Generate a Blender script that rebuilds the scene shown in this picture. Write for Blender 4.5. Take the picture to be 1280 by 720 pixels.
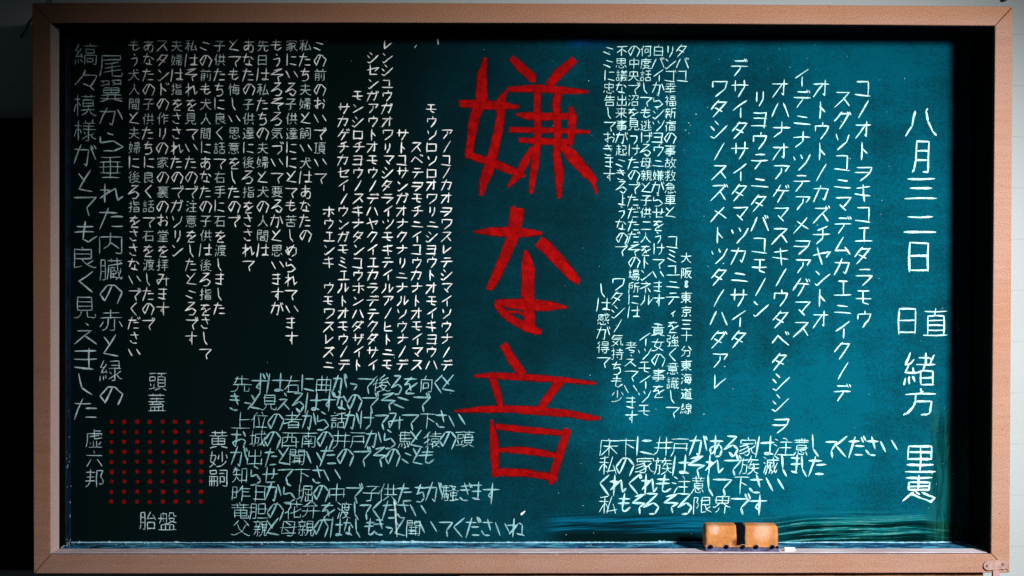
import bpy, bmesh, math, random
from mathutils import Vector
random.seed(7)
R = random.random
U = random.uniform
for o in list(bpy.data.objects):
    bpy.data.objects.remove(o)
SC = bpy.context.scene
COL = SC.collection

# ------------------------------------------------------------------ camera, light, exposure
MM = 0.0015            # metres per photograph pixel at the frame's front plane
L = 3.0                # camera distance to that plane
D = 0.141              # depth of the writing surface behind it
cam = bpy.data.cameras.new("camera")
cam.sensor_width = 36
cam.lens = 36 * L / 1.92
cam.clip_end = 50
co = bpy.data.objects.new("camera", cam)
COL.objects.link(co)
co.location = (0, -L, 0)
co.rotation_euler = (math.pi / 2, 0, 0)
SC.camera = co

W = bpy.data.worlds.new("World")
SC.world = W
W.use_nodes = True
bg = W.node_tree.nodes["Background"]
bg.inputs[0].default_value = (0.55, 0.72, 0.8, 1)
bg.inputs[1].default_value = 0.03

def lamp(name, loc, target, power, radius, angle, blend, color):
    l = bpy.data.lights.new(name, "SPOT")
    l.energy = power
    l.shadow_soft_size = radius
    l.spot_size = math.radians(angle)
    l.spot_blend = blend
    l.color = color
    o = bpy.data.objects.new(name, l)
    COL.objects.link(o)
    o.location = loc
    o.rotation_euler = (Vector(target) - Vector(loc)).to_track_quat("-Z", "Y").to_euler()
    return o
lamp("spot_lamp", (1.55, -2.05, 0.66), (0.38, 0.1, -0.40), 640, 0.13, 60, 1.0, (1.0, 0.985, 0.96))
SC.view_settings.view_transform = "Standard"
SC.view_settings.look = "None"
SC.view_settings.gamma = 1
SC.view_settings.exposure = 0
SC.view_settings.use_curve_mapping = False

# ------------------------------------------------------------------ helpers
def P(px, py, y=0.0):
    """photograph measure -> point on the plane at depth y"""
    k = (L + y) / L * MM
    return Vector(((px - 640) * k, y, (360 - py) * k))

class NT:
    """small node-tree helper"""
    def __init__(s, name):
        s.m = bpy.data.materials.new(name)
        s.m.use_nodes = True
        s.t = s.m.node_tree
        s.b = s.t.nodes["Principled BSDF"]
        s.co = s.t.nodes.new("ShaderNodeTexCoord").outputs["Object"]
        s.sep = s.t.nodes.new("ShaderNodeSeparateXYZ")
        s.t.links.new(s.co, s.sep.inputs[0])
    def set(s, k, v):
        i = s.b.inputs[k]
        if hasattr(v, "is_linked"):
            s.t.links.new(v, i)
        else:
            i.default_value = v
    def put(s, i, v):
        if hasattr(v, "is_linked"):
            s.t.links.new(v, i)
        else:
            i.default_value = v
    def math(s, op, a, b=0.0, clamp=False):
        n = s.t.nodes.new("ShaderNodeMath")
        n.operation = op
        n.use_clamp = clamp
        s.put(n.inputs[0], a)
        s.put(n.inputs[1], b)
        return n.outputs[0]
    def step(s, v, a, b, lo=0.0, hi=1.0):
        n = s.t.nodes.new("ShaderNodeMapRange")
        n.interpolation_type = "SMOOTHSTEP"
        s.put(n.inputs[0], v)
        for i, q in enumerate((a, b, lo, hi)):
            s.put(n.inputs[i + 1], q)
        return n.outputs[0]
    def noise(s, scale, detail=3, rough=0.6, stretch=(1, 1, 1), dist=0.0, off=(0, 0, 0)):
        mp = s.t.nodes.new("ShaderNodeMapping")
        mp.inputs["Scale"].default_value = stretch
        mp.inputs["Location"].default_value = off
        s.t.links.new(s.co, mp.inputs[0])
        n = s.t.nodes.new("ShaderNodeTexNoise")
        n.inputs["Scale"].default_value = scale
        n.inputs["Detail"].default_value = detail
        n.inputs["Roughness"].default_value = rough
        n.inputs["Distortion"].default_value = dist
        s.t.links.new(mp.outputs[0], n.inputs["Vector"])
        return n.outputs["Fac"]
    def mix(s, f, a, b):
        n = s.t.nodes.new("ShaderNodeMix")
        n.data_type = "RGBA"
        s.put(n.inputs[0], f)
        for i, q in ((6, a), (7, b)):
            if isinstance(q, tuple):
                n.inputs[i].default_value = (q[0], q[1], q[2], 1)
            else:
                s.t.links.new(q, n.inputs[i])
        return n.outputs[2]
    def bump(s, h, strength=0.3, dist=0.001):
        n = s.t.nodes.new("ShaderNodeBump")
        n.inputs["Strength"].default_value = strength
        n.inputs["Distance"].default_value = dist
        s.t.links.new(h, n.inputs["Height"])
        s.t.links.new(n.outputs[0], s.b.inputs["Normal"])

def px(v):   # photograph x measure -> metres on the writing surface
    return (v - 640) * MM * (L + D) / L
def pz(v):
    return (360 - v) * MM * (L + D) / L

def mat_plain(name, col, rough=0.6, vary=0.15, scale=40, bump=0.1, spec=0.3, metal=0.0):
    n = NT(name)
    f = n.noise(scale, 4, 0.65)
    f = n.step(f, 0.3, 0.7)
    lo = tuple(c * (1 - vary) for c in col)
    hi = tuple(min(1, c * (1 + vary)) for c in col)
    n.set("Base Color", n.mix(f, lo, hi))
    n.set("Roughness", rough)
    n.set("Specular IOR Level", spec)
    n.set("Metallic", metal)
    n.bump(n.noise(scale * 6, 3), bump, 0.0006)
    return n.m

# painted, sand-textured salmon frame
def mat_frame():
    n = NT("salmon_frame_paint")
    g = n.noise(500, 2, 0.85)                       # grain of the rough paint
    g = n.step(g, 0.30, 0.70)
    b = n.noise(6, 4, 0.6, stretch=(1, 1, 1))
    base = n.mix(g, (0.195, 0.098, 0.070), (0.43, 0.250, 0.185))
    warm = n.mix(g, (0.18, 0.070, 0.032), (0.42, 0.195, 0.102))
    c = n.mix(n.step(b, 0.40, 0.70, 0.0, 0.5), base, warm)
    lg = n.step(n.noise(55, 5, 0.7, stretch=(.06, 1, 1)), 0.35, 0.7, 0.0, 0.28)   # faint long grain and grime
    c = n.mix(lg, c, (0.16, 0.08, 0.055))
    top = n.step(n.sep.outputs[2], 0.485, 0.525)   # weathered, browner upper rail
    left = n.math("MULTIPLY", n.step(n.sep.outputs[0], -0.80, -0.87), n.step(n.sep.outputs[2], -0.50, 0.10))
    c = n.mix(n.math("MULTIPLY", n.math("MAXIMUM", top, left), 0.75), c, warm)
    left_dark = n.step(n.noise(4, 3, 0.5, off=(2, 6, 1)), 0.35, 0.75)
    c = n.mix(n.math("MULTIPLY", n.math("MULTIPLY", left_dark, left), 0.5), c, (0.09, 0.045, 0.025))  # broad darker patches on the left upright, stronger towards the top
    sp = n.step(n.noise(75, 4, 0.7), 0.66, 0.71)   # small chips and specks
    c = n.mix(n.math("MULTIPLY", sp, 0.75), c, (0.10, 0.045, 0.03))
    sp2 = n.step(n.noise(60, 4, 0.7, off=(3, 1, 7)), 0.73, 0.77)
    c = n.mix(n.math("MULTIPLY", sp2, 0.6), c, (0.75, 0.68, 0.6))
    n.set("Base Color", c)
    n.set("Roughness", 0.72)
    n.set("Specular IOR Level", 0.25)
    n.bump(g, 0.25, 0.0005)
    return n.m

def mat_board():
    n = NT("blackboard_surface")
    x, z = n.sep.outputs[0], n.sep.outputs[2]
    dark = (0.0016, 0.0062, 0.0068)
    # chalk haze with lamp falloff painted in: darker left, brighter right
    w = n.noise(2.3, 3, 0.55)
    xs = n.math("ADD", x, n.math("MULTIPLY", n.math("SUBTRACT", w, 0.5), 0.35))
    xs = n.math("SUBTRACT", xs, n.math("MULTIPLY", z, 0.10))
    falloff = n.step(xs, px(465), px(1050))
    falloff2 = n.math("ADD", n.math("MULTIPLY", falloff, 0.84), n.step(xs, px(380), px(560), 0.0, 0.10))
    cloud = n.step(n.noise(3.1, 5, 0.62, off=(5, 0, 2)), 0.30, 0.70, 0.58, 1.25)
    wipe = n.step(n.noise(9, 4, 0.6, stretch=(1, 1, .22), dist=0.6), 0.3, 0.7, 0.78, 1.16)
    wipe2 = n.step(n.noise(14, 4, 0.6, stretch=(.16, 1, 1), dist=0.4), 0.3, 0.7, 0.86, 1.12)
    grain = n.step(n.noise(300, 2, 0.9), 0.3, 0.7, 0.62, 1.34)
    f = n.math("MULTIPLY", falloff2, cloud)
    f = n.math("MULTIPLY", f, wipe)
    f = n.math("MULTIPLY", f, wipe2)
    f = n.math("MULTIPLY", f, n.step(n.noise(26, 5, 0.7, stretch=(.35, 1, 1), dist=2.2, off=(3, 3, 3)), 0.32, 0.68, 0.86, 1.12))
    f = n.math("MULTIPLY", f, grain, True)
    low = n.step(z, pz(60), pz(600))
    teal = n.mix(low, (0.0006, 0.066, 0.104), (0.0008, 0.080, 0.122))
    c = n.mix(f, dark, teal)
    def box(x0, x1, y0, y1, sx=14, sy=8):
        """soft-edged patch given in photograph measures"""
        a = n.step(x, px(x0 - sx), px(x0 + sx))
        b = n.step(x, px(x1 - sx), px(x1 + sx), 1.0, 0.0)
        e = n.step(z, pz(y0 - sy), pz(y0 + sy), 0.0, 1.0)
        d = n.step(z, pz(y1 + sy), pz(y1 - sy), 0.0, 1.0)
        return n.math("MULTIPLY", n.math("MULTIPLY", a, b), n.math("MULTIPLY", e, d))
    # horizontal damp-wipe streaks at the lower right
    def wavy(scale, sx, off, detail=5, rough=.65, amp=.055):
        lw = n.math("SUBTRACT", n.noise(4.6, 1, 0.4, stretch=(1, 1, .3), off=(off, 0, 0)), 0.5)
        zz = n.math("ADD", z, n.math("MULTIPLY", lw, amp))
        cb = n.t.nodes.new("ShaderNodeCombineXYZ")
        n.put(cb.inputs[0], n.math("MULTIPLY", x, sx))
        n.put(cb.inputs[1], off)
        n.put(cb.inputs[2], zz)
        q = n.t.nodes.new("ShaderNodeTexNoise")
        q.inputs["Scale"].default_value = scale
        q.inputs["Detail"].default_value = detail
        q.inputs["Roughness"].default_value = rough
        n.t.links.new(cb.outputs[0], q.inputs["Vector"])
        return q.outputs["Fac"]
    st = wavy(150, .022, 1.3)
    st2 = wavy(260, .06, 4.1, rough=.85)
    m = n.math("MULTIPLY", box(966, 1200, 648, 690, 40, 9), 0.96)
    c1 = n.mix(n.step(st, 0.47, 0.56), (0.0003, 0.006, 0.005), (0.002, 0.12, 0.13))
    c1 = n.mix(n.math("MULTIPLY", n.step(st2, 0.46, 0.64), n.step(st, 0.50, 0.60)), c1, (0.16, 0.42, 0.36))
    c = n.mix(m, c, c1)
    m = n.math("MULTIPLY", box(1000, 1150, 634, 655, 40, 8), n.step(st, 0.45, 0.58))
    c = n.mix(n.math("MULTIPLY", m, 0.4), c, (0.004, 0.13, 0.15))
    # blue streaks left of the eraser
    m = n.math("MULTIPLY", box(692, 885, 645, 688, 20, 6), 0.95)
    st3 = wavy(150, .022, 7.7)
    c2 = n.mix(n.step(st3, 0.42, 0.58), (0.0006, 0.012, 0.018), (0.002, 0.095, 0.17))
    lowd = n.step(z, pz(668), pz(662), 0.0, 1.0)
    c2 = n.mix(lowd, (0.0008, 0.006, 0.006), c2)
    c = n.mix(m, c, c2)
    # greenish worn strip at the right edge
    v1 = n.noise(110, 5, 0.75, stretch=(1, 1, .10), dist=0.6)
    m = box(1166, 1230, 515, 700, 13, 30)
    c3 = n.mix(n.step(v1, 0.42, 0.62), (0.0006, 0.012, 0.009), (0.008, 0.075, 0.05))
    c = n.mix(n.math("MULTIPLY", m, 0.75), c, c3)
    m = n.math("MULTIPLY", box(1158, 1186, 585, 652, 6, 4), 0.8)
    c = n.mix(m, c, n.mix(n.step(v1, 0.4, 0.6), (0.001, 0.03, 0.035), (0.003, 0.07, 0.08)))
    # small blue stain at the top
    m = n.math("MULTIPLY", box(715, 755, 40, 58, 14, 8), n.step(n.noise(40), 0.3, 0.7))
    c = n.mix(n.math("MULTIPLY", m, 0.8), c, (0.003, 0.05, 0.22))
    # dust specks
    s1 = n.step(n.noise(95, 2, 0.5, off=(2, 2, 2)), 0.84, 0.88)
    c = n.mix(n.math("MULTIPLY", s1, 0.5), c, (0.2, 0.5, 0.55))
    n.set("Base Color", c)
    n.set("Roughness", 0.8)
    n.set("Specular IOR Level", 0.0)
    n.bump(grain, 0.12, 0.0004)
    return n.m

def mat_chalk(name, col, lo=0.30, hi=0.5, amin=0.35):
    n = NT(name)
    g = n.noise(700, 2, 0.7)
    a = n.step(g, lo, hi, amin, 1.0)
    a = n.math("MULTIPLY", a, n.step(n.noise(75, 3, 0.7, off=(1, 2, 3)), 0.36, 0.60, 0.62, 1.0))   # pressure of the hand
    n.set("Base Color", (col[0], col[1], col[2], 1))
    n.set("Alpha", a)
    n.set("Roughness", 0.95)
    n.set("Specular IOR Level", 0.05)
    return n.m

def mat_sill():
    n = NT("dusty_blue_ledge_paint")
    d = n.noise(38, 6, 0.72, stretch=(.5, 1, 1), dist=0.5)
    d2 = n.noise(9, 3, 0.6, stretch=(.6, 1, 1), off=(4, 0, 0))
    f = n.step(n.math("ADD", d, n.math("MULTIPLY", n.math("SUBTRACT", d2, 0.5), 0.45)), 0.47, 0.72)
    c = n.mix(n.step(n.noise(22, 4), 0.35, 0.65), (0.001, 0.015, 0.05), (0.003, 0.09, 0.22))
    c = n.mix(f, c, (0.12, 0.55, 0.75))
    w = n.step(n.noise(64, 5, 0.8, off=(9, 1, 3)), 0.66, 0.72)
    c = n.mix(w, c, (0.6, 0.72, 0.74))
    # settled dust along front lip of the ledge
    lip = n.step(n.sep.outputs[1], 0.062, 0.070, 1.0, 0.0)
    c = n.mix(n.math("MULTIPLY", lip, n.step(n.noise(50, 4), 0.3, 0.6, 0.3, 0.95)), c, (0.75, 0.8, 0.85))
    n.set("Base Color", c)
    n.set("Roughness", 0.7)
    n.set("Specular IOR Level", 0.2)
    n.bump(d, 0.3, 0.001)
    return n.m

def mat_ledge_front():
    n = NT("chalk_dusted_ledge_front")
    d = n.noise(26, 5, 0.7, stretch=(.3, 1, 1))
    c = n.mix(n.step(d, 0.35, 0.65), (0.40, 0.31, 0.34), (0.58, 0.52, 0.56))
    c = n.mix(n.step(n.noise(60, 4, 0.8, stretch=(.3, 1, 1)), 0.62, 0.7), c, (0.85, 0.86, 0.88))
    n.set("Base Color", c)
    n.set("Roughness", 0.8)
    return n.m

def mat_wall():
    n = NT("white_siding_paint")
    g = n.step(n.noise(300, 3, 0.8), 0.3, 0.7)
    b = n.step(n.noise(5, 4, 0.6, stretch=(.4, 1, 1)), 0.3, 0.7)
    c = n.mix(g, (0.29, 0.33, 0.335), (0.345, 0.39, 0.395))
    c = n.mix(n.math("MULTIPLY", b, 0.3), c, (0.37, 0.385, 0.42))
    n.set("Base Color", c)
    n.set("Roughness", 0.6)
    n.set("Specular IOR Level", 0.3)
    n.bump(n.noise(60, 4, stretch=(.1, 1, 1)), 0.15, 0.001)
    return n.m

def mat_orange():
    n = NT("orange_eraser_cloth")
    b = n.noise(30, 4, 0.6)
    c = n.mix(n.step(b, 0.3, 0.7), (0.36, 0.118, 0.026), (0.50, 0.205, 0.064))
    g = n.step(n.noise(260, 3, 0.8), 0.35, 0.65)
    c = n.mix(n.math("MULTIPLY", g, 0.3), c, (0.45, 0.25, 0.11))
    x, z = n.sep.outputs[0], n.sep.outputs[2]
    def blob(cx, cz, r):
        dx = n.math("SUBTRACT", x, cx)
        dz = n.math("SUBTRACT", z, cz)
        q = n.math("SQRT", n.math("ADD", n.math("MULTIPLY", dx, dx), n.math("MULTIPLY", dz, dz)))
        q = n.math("ADD", q, n.math("MULTIPLY", n.math("SUBTRACT", n.noise(90, 4, .7), .5), 0.02))
        return n.step(q, r, r * 0.15)
    c = n.mix(n.math("MULTIPLY", blob(0.019, 0.040, 0.014), 0.38), c, (0.60, 0.52, 0.50))
    c = n.mix(n.math("MULTIPLY", blob(0.108, 0.037, 0.024), 0.38), c, (0.60, 0.48, 0.42))
    c = n.mix(n.math("MULTIPLY", blob(0.058, 0.016, 0.012), 0.85), c, (0.10, 0.02, 0.01))
    n.set("Base Color", c)
    n.set("Roughness", 0.9)
    n.set("Specular IOR Level", 0.15)
    n.bump(g, 0.4, 0.0006)
    return n.m

M_FRAME = mat_frame()
M_INNER = mat_plain("dusty_lit_frame_paint", (0.50, 0.385, 0.345), 0.85, 0.16, 420, 0.5, 0.1)  # dusted inner faces, made paler to paint in the lamp's light
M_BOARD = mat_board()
M_SILL = mat_sill()
M_LEDGE = mat_ledge_front()
M_WALL = mat_wall()
M_ORANGE = mat_orange()
M_SHADE = mat_plain("recess_shade_black", (0.0012, 0.0014, 0.0015), 0.9, 0.3, 30, 0.1, 0.03)  # black painted in for the shade inside the recess
M_NAVY = mat_plain("dark_blue_moulding_paint", (0.0008, 0.010, 0.024), 0.5, 0.6, 25, 0.2, 0.3)
M_GRIME = mat_plain("blue_grey_grime", (0.05, 0.06, 0.09), 0.8, 0.5, 60, 0.2, 0.1)
M_STRAP = mat_plain("black_strap", (0.0012, 0.0025, 0.005), 0.9, 0.4, 120, 0.4, 0.03)
M_BASE = mat_plain("lavender_felt", (0.07, 0.07, 0.13), 0.95, 0.55, 90, 0.6, 0.05)
M_METAL = mat_plain("dark_screw", (0.16, 0.10, 0.085), 0.5, 0.4, 300, 0.2, 0.5, 0.3)
M_HOLE = mat_plain("black_hole", (0.001, 0.0015, 0.003), 0.8, 0.3, 100, 0.1, 0.05)
M_DARKWOOD = mat_plain("brown_wood", (0.16, 0.075, 0.035), 0.7, 0.5, 20, 0.3, 0.2)
M_PANEL = mat_plain("wall_shadow_black", (0.0025, 0.003, 0.0028), 0.9, 0.5, 20, 0.3, 0.05)  # black standing in for shadow on the wall at left
M_WIRE = mat_plain("black_wire", (0.004, 0.004, 0.005), 0.5, 0.3, 50, 0.1, 0.3)
M_BRACKET = mat_plain("salmon_bracket_paint", (0.31, 0.19, 0.165), 0.55, 0.18, 140, 0.5, 0.35)
M_CHALK_W = mat_chalk("white_chalk", (0.93, 0.97, 0.96), 0.2, 0.36, 0.72)
M_CHALK_K = mat_chalk("worn_white_chalk", (0.62, 0.74, 0.76), 0.25, 0.5, 0.35)
M_CHALK_A = mat_chalk("pale_blue_chalk", (0.50, 0.68, 0.73), 0.25, 0.50, 0.35)
M_CHALK_C = mat_chalk("pale_cyan_chalk", (0.55, 0.93, 0.93), 0.25, 0.42, 0.45)
M_CHALK_D = mat_chalk("thin_cyan_chalk", (0.42, 0.74, 0.78), 0.30, 0.50, 0.45)
M_CHALK_F = mat_chalk("faint_cyan_chalk", (0.10, 0.42, 0.50), 0.35, 0.62, 0.10)
M_CHALK_G = mat_chalk("soft_white_chalk_fill", (0.45, 0.80, 0.85), 0.35, 0.6, 0.2)
M_DUST = mat_chalk("chalk_dust", (0.72, 0.88, 0.95), 0.38, 0.60, 0.2)
M_DUST_B = mat_chalk("blue_tinted_chalk_dust", (0.36, 0.68, 0.85), 0.2, 0.5, 0.5)
M_RED = mat_chalk("red_paint", (0.275, 0.0015, 0.002), 0.15, 0.38, 0.72)
def _brushy(m):
    n = m.node_tree
    b = n.nodes["Principled BSDF"]
    tc = n.nodes.new("ShaderNodeTexCoord")
    q = n.nodes.new("ShaderNodeTexNoise")
    q.inputs["Scale"].default_value = 70
    q.inputs["Detail"].default_value = 5
    q.inputs["Roughness"].default_value = 0.75
    n.links.new(tc.outputs["Object"], q.inputs["Vector"])
    k = n.nodes.new("ShaderNodeValToRGB")
    k.color_ramp.elements[0].position = 0.36
    k.color_ramp.elements[0].color = (0.225, 0.001, 0.0015, 1)
    k.color_ramp.elements[1].position = 0.62
    k.color_ramp.elements[1].color = (0.30, 0.002, 0.002, 1)
    n.links.new(q.outputs["Fac"], k.inputs[0])
    n.links.new(k.outputs[0], b.inputs["Base Color"])
_brushy(M_RED)
M_RED_H = mat_chalk("dark_red_stain", (0.06, 0.001, 0.002), 0.3, 0.6, 0.35)
M_REDDOT = mat_chalk("red_chalk", (0.30, 0.003, 0.003), 0.30, 0.6, 0.3)

def link(name, me, mats, parent=None, label=None, smooth=False):
    if not isinstance(mats, (list, tuple)):
        mats = [mats]
    if isinstance(me, bmesh.types.BMesh):
        bm = me
        me = bpy.data.meshes.new(name)
        bm.normal_update()
        bm.to_mesh(me)
        bm.free()
    for m in mats:
        me.materials.append(m)
    if smooth:
        for p in me.polygons:
            p.use_smooth = True
    o = bpy.data.objects.new(name, me)
    COL.objects.link(o)
    o.parent = parent
    if label:
        o["label"] = label
    return o

def thing(name, label, cat, loc=(0, 0, 0), group=None, kind=None):
    o = bpy.data.objects.new(name, None)
    o.empty_display_size = 0.05
    COL.objects.link(o)
    o.location = loc
    o["label"] = label
    o["category"] = cat
    if group:
        o["group"] = group
    if kind:
        o["kind"] = kind
    return o

def hexa(bm, a, b):
    """box-like solid from two quads of four corners each"""
    va = [bm.verts.new(p) for p in a]
    vb = [bm.verts.new(p) for p in b]
    bm.faces.new(va)
    bm.faces.new(vb[::-1])
    for i in range(4):
        j = (i + 1) % 4
        bm.faces.new((va[j], va[i], vb[i], vb[j]))
    return va + vb

def box(bm, x0, x1, y0, y1, z0, z1):
    return hexa(bm, [(x0, y0, z0), (x1, y0, z0), (x1, y0, z1), (x0, y0, z1)],
                [(x0, y1, z0), (x1, y1, z0), (x1, y1, z1), (x0, y1, z1)])

def bevel(bm, w, seg=2):
    bmesh.ops.recalc_face_normals(bm, faces=bm.faces)
    es = [e for e in bm.edges if len(e.link_faces) == 2 and e.calc_face_angle(0) > 0.5]
    bmesh.ops.bevel(bm, geom=es, offset=w, segments=seg, affect="EDGES", profile=0.6)

# ------------------------------------------------------------------ the wall (white lap siding)
YW = 0.215
wall = thing("wall", "white painted wall of wide horizontal siding boards behind the blackboard", "wall", (0, YW, 0))
k = (L + YW) / L * MM
pitch = 64 * k
z_line = (360 - 683) * k
for i in range(-4, 16):
    bm = bmesh.new()
    z0 = z_line + i * pitch
    x0, x1 = -1.9, 1.9
    tilt = 0.0004
    g = 0.00005
    hexa(bm, [(x0, -tilt, z0 + g), (x1, -tilt, z0 + g), (x1, 0.0, z0 + pitch - g), (x0, 0.0, z0 + pitch - g)],
         [(x0, 0.02, z0 + g), (x1, 0.02, z0 + g), (x1, 0.02, z0 + pitch - g), (x0, 0.02, z0 + pitch - g)])
    bevel(bm, 0.0002, 1)
    link("siding_board", bm, M_WALL, wall)
bm = bmesh.new()
box(bm, -1.9, 1.9, 0.021, 0.04, z_line - 4 * pitch, z_line + 16 * pitch)
link("sheathing", bm, M_WALL, wall)

# added black panel standing in for the frame's shadow on the wall
pan = thing("shadow_panel", "black weathered panel on the wall at the far left, behind the frame's left side", "panel", (-1.1, YW - 0.004, -0.2))
kk = (L + YW - 0.03) / L * MM
bm = bmesh.new()
box(bm, -0.52, 0.19, -0.026, -0.0005, (360 - 713) * kk + 0.2, (360 - 147) * kk + 0.2)
bevel(bm, 0.003, 2)
link("shadow_board", bm, M_PANEL, pan)
bm = bmesh.new()
for s in (-0.24, -0.03):
    box(bm, s, s + 0.03, -0.034, -0.0265, (360 - 709) * kk + 0.2, (360 - 151) * kk + 0.2)
link("batten", bm, M_PANEL, pan)  # strips on the added shadow panel

# ------------------------------------------------------------------ blackboard: frame
BB = thing("blackboard", "large teal blackboard in a deep salmon frame with chalk writing and three red characters", "blackboard", (0, 0, 0))
OUT = {"tl": (40, 3.5), "tr": (1266, 8), "br": (1262, 716), "bl": (42, 717)}
INN = {"tl": (63, 28.2), "tr": (1244, 32), "br": (1239, 692.5), "bl": (63, 693)}
BACK = 0.175
def rail(a, b, bow=0.0, label=None, seg=26, depth=0.058):
    bm = bmesh.new()
    oa, ob, ia, ib = [Vector(q) for q in (OUT[a], OUT[b], INN[a], INN[b])]
    d = (ob - oa).normalized()
    gap = 0.35
    rows = []
    for i in range(seg + 1):
        t = i / seg
        sh = Vector((0, bow * math.sin(math.pi * t)))
        e = d * (gap * (1 - 2 * t) if i in (0, seg) else 0)
        o = oa.lerp(ob, t) + sh + e
        n = ia.lerp(ib, t) + sh + e
        j = U(-.12, .12)
        A = Vector(((o.x - 640) * MM, 0, (360 - o.y + j) * MM))
        B = Vector(((n.x - 640) * MM, 0, (360 - n.y + U(-.1, .1)) * MM))
        rows.append([A + Vector((0, y, 0)) for y in (0, BACK)] + [B + Vector((0, depth, 0)), B])
        rows[-1][1] = A + Vector((0, BACK, 0))
    vs = [[bm.verts.new(p) for p in r] for r in rows]
    for r0, r1 in zip(vs, vs[1:]):
        for q in range(4):
            f = bm.faces.new((r0[q], r0[(q + 1) % 4], r1[(q + 1) % 4], r1[q]))
            f.material_index = 1 if q == 2 else 0
    bm.faces.new(vs[0])
    bm.faces.new(vs[-1][::-1])
    bmesh.ops.recalc_face_normals(bm, faces=bm.faces)
    es = [e for e in bm.edges if len(e.link_faces) == 2 and e.calc_face_angle(0) > 0.9]
    bmesh.ops.bevel(bm, geom=es, offset=0.0016, segments=3, affect="EDGES", profile=0.5)
    return link("frame_rail", bm, [M_FRAME, M_INNER], BB, label)
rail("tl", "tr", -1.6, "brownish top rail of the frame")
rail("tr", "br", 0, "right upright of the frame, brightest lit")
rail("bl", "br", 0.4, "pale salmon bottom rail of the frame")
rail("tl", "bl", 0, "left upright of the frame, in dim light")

# liners behind the front rails (sides of the deep recess, the black ones its painted shade)
def Q(px_, py_, y):          # straight back from the front plane
    return Vector(((px_ - 640) * MM, y, (360 - py_) * MM))
def liner(name, pts, y0, y1, off, mat, label=None):
    """strip along an inner edge, from depth y0 to y1, thickened outward by off"""
    bm = bmesh.new()
    (ax, ay), (bx, by) = pts
    ox, oy = off
    hexa(bm, [Q(ax, ay, y0), Q(bx, by, y0), Q(bx, by, y1), Q(ax, ay, y1)],
         [Q(ax + ox, ay + oy, y0), Q(bx + ox, by + oy, y0), Q(bx + ox, by + oy, y1), Q(ax + ox, ay + oy, y1)])
    bevel(bm, 0.001, 2)
    return link(name, bm, mat, BB, label)
e = 0.0595
liner("recess_shade", ((62.7, 29), (62.7, 693)), e, 0.103, (-3, 0), M_SHADE, "black strip painting in a shaded gap behind the left upright")  # shade of a gap put in as a black strip
liner("side_moulding", ((63.3, 30), (63.3, 693.3)), 0.1035, 0.1405, (-5, 0), M_NAVY, "dark blue moulding at the left edge")
liner("recess_shade", ((1242, 30), (1237.3, 694)), 0.005, 0.1405, (1, 0), M_SHADE, "inner side of the right upright, its shadow painted black")  # shadow of the right upright painted on as black
liner("recess_shade", ((62, 29.6), (1243, 33.2)), 0.005, 0.1405, (0, -1.2), M_SHADE, "inner side of the top rail, its shadow painted black")  # shadow under the top rail painted on as black
liner("chalk_ledge", ((64, 693.4), (1239, 693)), 0.0592, 0.1405, (0, 5), M_SILL, "dusty blue chalk ledge along the bottom")
# front strip of ledge, pale with dust, with a grimy groove behind the rail's lip
liner("ledge_strip", ((63.4, 692.2), (1239, 691.8)), 0.0115, 0.0588, (0, 2.5), M_LEDGE, "pale dusty front strip of the ledge")
liner("ledge_groove", ((63.4, 692.75), (1239, 692.3)), 0.0018, 0.0112, (0, 2.2), M_GRIME, "dark grimy groove along the ledge front")
# cove where the left inner face is dusted and painted as if lit
bm = bmesh.new()
# writing surface: finely divided sheet with thickness
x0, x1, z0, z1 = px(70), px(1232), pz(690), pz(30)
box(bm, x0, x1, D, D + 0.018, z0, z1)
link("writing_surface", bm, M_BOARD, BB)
# quarter-round fillet of chalk dust at the back of the ledge
bm = bmesh.new()
N = 420
zl = (360 - 693.2) * MM
prev = None
for i in range(N + 1):
    xx = px(86) + (px(1206) - px(86)) * i / N
    h = 0.0022 * (0.55 + 0.45 * math.sin(i * .07) * math.sin(i * .023 + 1)) + U(0, .0009)
    if R() < .03:
        h += U(.001, .003)
    h *= 0.6 + 0.4 * min(1, i / 120)
    w = h * 2.0
    r = [bm.verts.new((xx, D - w, zl)), bm.verts.new((xx, D - w * .4, zl + h * .55)), bm.verts.new((xx, D - .0002, zl + h))]
    if prev:
        for q in (0, 1):
            bm.faces.new((prev[q], r[q], r[q + 1], prev[q + 1]))
    prev = r
o = link("chalk_dust_ridge", bm, M_DUST_B, BB, smooth=True)
o["kind"] = "stuff"
# dust heaps in corner and crumbs on the ledge
bm = bmesh.new()
def crumb(bm, c, r, sq=(1, 1, .6)):
    vs = bmesh.ops.create_icosphere(bm, subdivisions=1, radius=r)["verts"]
    for v in vs:
        v.co = Vector((v.co.x * sq[0] * U(.7, 1.3), v.co.y * sq[1] * U(.7, 1.3), v.co.z * sq[2] * U(.8, 1.2))) + Vector(c)
for i in range(210):
    xx = U(px(80), px(1200))
    yy = random.choice((U(.012, .056), U(.06, .14), U(.125, .14)))
    zb = (360 - (692.1 if yy < .058 else 693.3)) * MM
    r = U(.0003, .0008) * (1.9 if R() < .05 else 1)
    crumb(bm, (xx, yy, zb + r * .3), r, (U(1, 2.5), 1, .7))
for i in range(36):          # on the lip of the bottom rail
    xx = U(px(100), px(1190))
    crumb(bm, (xx, U(.0005, .003), (360 - 692.8) * MM - U(0, .0012)), U(.0003, .0009), (U(1, 2), .6, 1.2))
for i in range(90):          # lower left corner
    t = R() ** 2
    crumb(bm, (px(78) + .022 * t, U(.07, .14), (360 - 693.2) * MM + .001 + .008 * (1 - t) * R()), U(.0006, .0017), (1, 1, .8))
for i in range(20):          # along the left moulding
    crumb(bm, ((63.3 - 640) * MM, U(.106, .138), (360 - 693 + 190 * R() ** 2.2) * MM), U(.0004, .0012), (.4, 1, U(1, 4)))
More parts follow.
